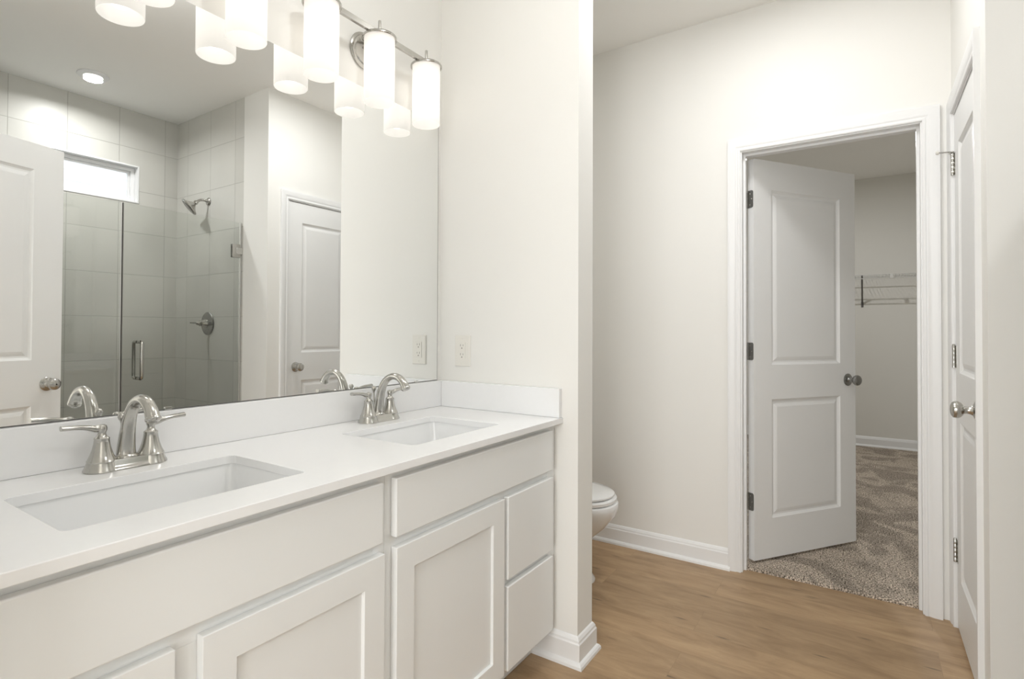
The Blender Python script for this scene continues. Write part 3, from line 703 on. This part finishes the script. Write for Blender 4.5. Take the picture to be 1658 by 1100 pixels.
for s in (-1, 1):
    pts = [(hx, s*0.0055, 0.786), (hx, s*0.038, 0.786), (hx, s*0.047, 0.790), (hx, s*0.052, 0.800), (hx, s*0.052, 0.984), (hx, s*0.047, 0.994), (hx, s*0.038, 0.998), (hx, s*0.0055, 0.998)]
    add_tube(bm, pts, 0.0095, 16, upv=(1, 0, 0))
obj('handle', bm, M_NICKEL, sd, smooth=60)
tag(box('shower_curb', -1.17, XS, YG-0.06, YG+0.06, 0.0005, 0.084, M_QUARTZ, bevel=0.003), 'low white curb under the shower glass', 'shower curb')

hd = thing('wall_shower', 'brushed metal shower head on a curved arm', 'shower head', (XS-0.0005, -2.449, 2.094))
bm = bmesh.new(); add_lathe(bm, [(0.029, 0), (0.030, 0.002), (0.024, 0.009), (0.012, 0.013)], Matrix.Rotation(rad(-90), 4, 'Y'), 32); obj('flange', bm, M_NICKEL, hd, smooth=40)
bm = bmesh.new(); add_tube(bm, spline([(-0.006, 0, 0), (-0.030, -0.006, 0.006), (-0.058, -0.014, 0.002), (-0.078, -0.020, -0.014)], 6), 0.0092, 16); obj('arm', bm, M_NICKEL, hd, smooth=60)
ax = Vector((-0.68, -0.33, -0.655)).normalized().to_track_quat('Z', 'Y').to_matrix().to_4x4()
HM = Matrix.Translation((-0.078, -0.020, -0.014)) @ ax
bm = bmesh.new(); add_lathe(bm, [(0.010, -0.006), (0.015, 0.000), (0.016, 0.012), (0.013, 0.016), (0.020, 0.024), (0.030, 0.034), (0.046, 0.046), (0.060, 0.054), (0.066, 0.058), (0.067, 0.065), (0.063, 0.069), (0.001, 0.070)], HM, 40)
sp = obj('spray_head', bm, M_NICKEL, hd, smooth=35)
bm = bmesh.new(); add_lathe(bm, [(0.054, 0.0702), (0.050, 0.0716), (0.001, 0.0718)], HM, 36); obj('spray_face', bm, M_DARKN, sp, smooth=35)

vv = thing('shower_valve', 'round shower valve with a single lever on the tiled wall', 'shower valve', (XS-0.0005, -2.44, 1.213))
bm = bmesh.new(); add_lathe(bm, [(0.082, 0), (0.083, 0.003), (0.078, 0.008), (0.060, 0.011), (0.045, 0.013), (0.030, 0.016)], Matrix.Rotation(rad(-90), 4, 'Y'), 48); obj('escutcheon', bm, M_DARKN, vv, smooth=35)
bm = bmesh.new(); add_lathe(bm, [(0.030, 0.014), (0.031, 0.018), (0.026, 0.026), (0.021, 0.040), (0.019, 0.052), (0.021, 0.055), (0.021, 0.060), (0.015, 0.066), (0.013, 0.080), (0.009, 0.086)], Matrix.Rotation(rad(-90), 4, 'Y'), 32); hb = obj('valve_stem', bm, M_NICKEL, vv, smooth=35)
bm = bmesh.new(); pts = spline([(-0.078, 0, 0.0, 0.007, 0.007), (-0.095, 0.012, 0.002, 0.006, 0.006), (-0.120, 0.030, 0.002, 0.0045, 0.007), (-0.150, 0.048, 0.003, 0.0045, 0.008)], 5)
add_tube(bm, [p[:3] for p in pts], [(p[3], p[4]) for p in pts], 14); obj('lever', bm, M_NICKEL, vv, smooth=60)

# recessed downlight over the shower
rl = thing('recessed_light', 'small lit recessed downlight in the ceiling over the shower', 'ceiling light', (-0.367, -2.49, H-0.0005))
bm = bmesh.new(); add_lathe(bm, [(0.050, 0), (0.086, 0), (0.087, -0.003), (0.083, -0.008), (0.060, -0.014), (0.0535, -0.014), (0.050, -0.006)], Matrix(), 48, cap=False); obj('trim_ring', bm, M_TRIM, rl, smooth=30)
bm = bmesh.new(); add_lathe(bm, [(0.052, -0.006), (0.050, -0.0085), (0.001, -0.009)], Matrix(), 40); obj('lens', bm, M_LENS, rl, smooth=30)

# ------------------------------------------------------------------ toilet (mostly behind the end wall)
tl = thing('toilet', 'white toilet half hidden behind the end wall', 'toilet', (0.640, 0.22, 0))
def ell(cy, a, b, z, n=40, back=None, e=2.3):
    # superellipse ring, flattened at the back
    p = []
    for i in range(n):
        t = 2*math.pi*i/n; c, s = math.cos(t), math.sin(t)
        x = a*math.copysign(abs(c)**(2/e), c); y = b*math.copysign(abs(s)**(2/e), s)
        y = cy + y
        if back is not None: y = min(y, back)
        p.append(Vector((x, y, z)))
    return p
bm = bmesh.new()
loft(bm, [ell(-0.36, 0.105, 0.265, 0.0), ell(-0.36, 0.105, 0.265, 0.012), ell(-0.355, 0.092, 0.245, 0.04), ell(-0.345, 0.090, 0.225, 0.12), ell(-0.375, 0.105, 0.225, 0.19), ell(-0.42, 0.140, 0.255, 0.26),
          ell(-0.450, 0.172, 0.270, 0.32), ell(-0.458, 0.182, 0.272, 0.352), ell(-0.458, 0.183, 0.272, 0.372), ell(-0.458, 0.178, 0.268, 0.378)])
obj('bowl', bm, M_PORC, tl, smooth=60)
def lidlike(z0, z1, g):
    return [ell(-0.455, 0.178+g, 0.262+g, z0, back=-0.205), ell(-0.455, 0.184+g, 0.268+g, z0+0.004, back=-0.205), ell(-0.455, 0.184+g, 0.268+g, z1-0.006, back=-0.205), ell(-0.455, 0.176+g, 0.260+g, z1, back=-0.21)]
bm = bmesh.new(); loft(bm, lidlike(0.3805, 0.402, 0.0)); obj('seat', bm, M_PORC, tl, smooth=50)
bm = bmesh.new(); loft(bm, lidlike(0.4045, 0.421, -0.010) + [ell(-0.455, 0.120, 0.20, 0.428, back=-0.23)]); obj('lid', bm, M_PORC, tl, smooth=50)
bm = bmesh.new(); loft(bm, [[Vector((x, y, z)) for x, y in rrect(-hx_, hx_, -0.19+d, -0.015, 0.03, 5)] for hx_, d, z in ((0.17, 0.02, 0.375), (0.19, 0.0, 0.40), (0.215, -0.005, 0.70), (0.215, -0.005, 0.715))]); obj('tank', bm, M_PORC, tl, smooth=50)
bm = bmesh.new(); loft(bm, [[Vector((x, y, z)) for x, y in rrect(-hx_, hx_, -0.205, -0.010, 0.03, 5)] for hx_, z in ((0.225, 0.716), (0.228, 0.725), (0.228, 0.742), (0.218, 0.748))]); obj('tank_lid', bm, M_PORC, tl, smooth=50)
bm = bmesh.new(); add_tube(bm, [(-0.165, -0.205, 0.66), (-0.165, -0.218, 0.66), (-0.115, -0.222, 0.652)], 0.006, 12); obj('flush_lever', bm, M_NICKEL, tl, smooth=60)
for s in (-1, 1):
    bm = bmesh.new(); add_lathe(bm, [(0.014, 0), (0.013, 0.008), (0.006, 0.014), (0.001, 0.015)], Matrix.Translation((s*0.098, -0.36, 0.011)), 18); obj('bolt_cap', bm, M_PORC, tl, smooth=50)

# ------------------------------------------------------------------ closet shelf
cs = thing('wire_shelf', 'white wire closet shelf on the back wall of the closet', 'shelf', (5.13, -1.06, 1.735))
bm = bmesh.new()
y = -1.18
while y < 1.17:
    add_tube(bm, [(-0.005, y, 0.003), (-0.302, y, 0.003), (-0.305, y, -0.002), (-0.305, y, -0.034)], 0.0016, 6); y += 0.0254
obj('deck_wires', bm, M_WIRE, cs)['label'] = 'close parallel white deck wires'
for dx, dz in ((-0.006, -0.002), (-0.15, -0.002), (-0.300, 0.0), (-0.305, -0.036)):
    bm = bmesh.new(); add_tube(bm, [(dx, -1.185, dz), (dx, 1.175, dz)], 0.0042, 10); obj('rail', bm, M_WIRE, cs, smooth=60)
for yy in (-0.349, 0.45):
    bm = bmesh.new(); add_tube(bm, [(-0.297, yy, -0.006), (-0.010, yy, -0.262), (-0.006, yy, -0.285)], 0.0075, 10); add_box(bm, -0.004, -0.0005, yy-0.010, yy+0.010, -0.305, -0.25); obj('support_brace', bm, M_BRACE, cs, smooth=60)
bm = bmesh.new(); add_box(bm, -0.308, -0.296, -0.595, -0.570, -0.040, 0.004); obj('rail_joiner', bm, M_WIRE, cs, bevel=0.002)
spot_disc('closet_light_glow', (3.55, -1.10, 2.70), 19, 0.08)
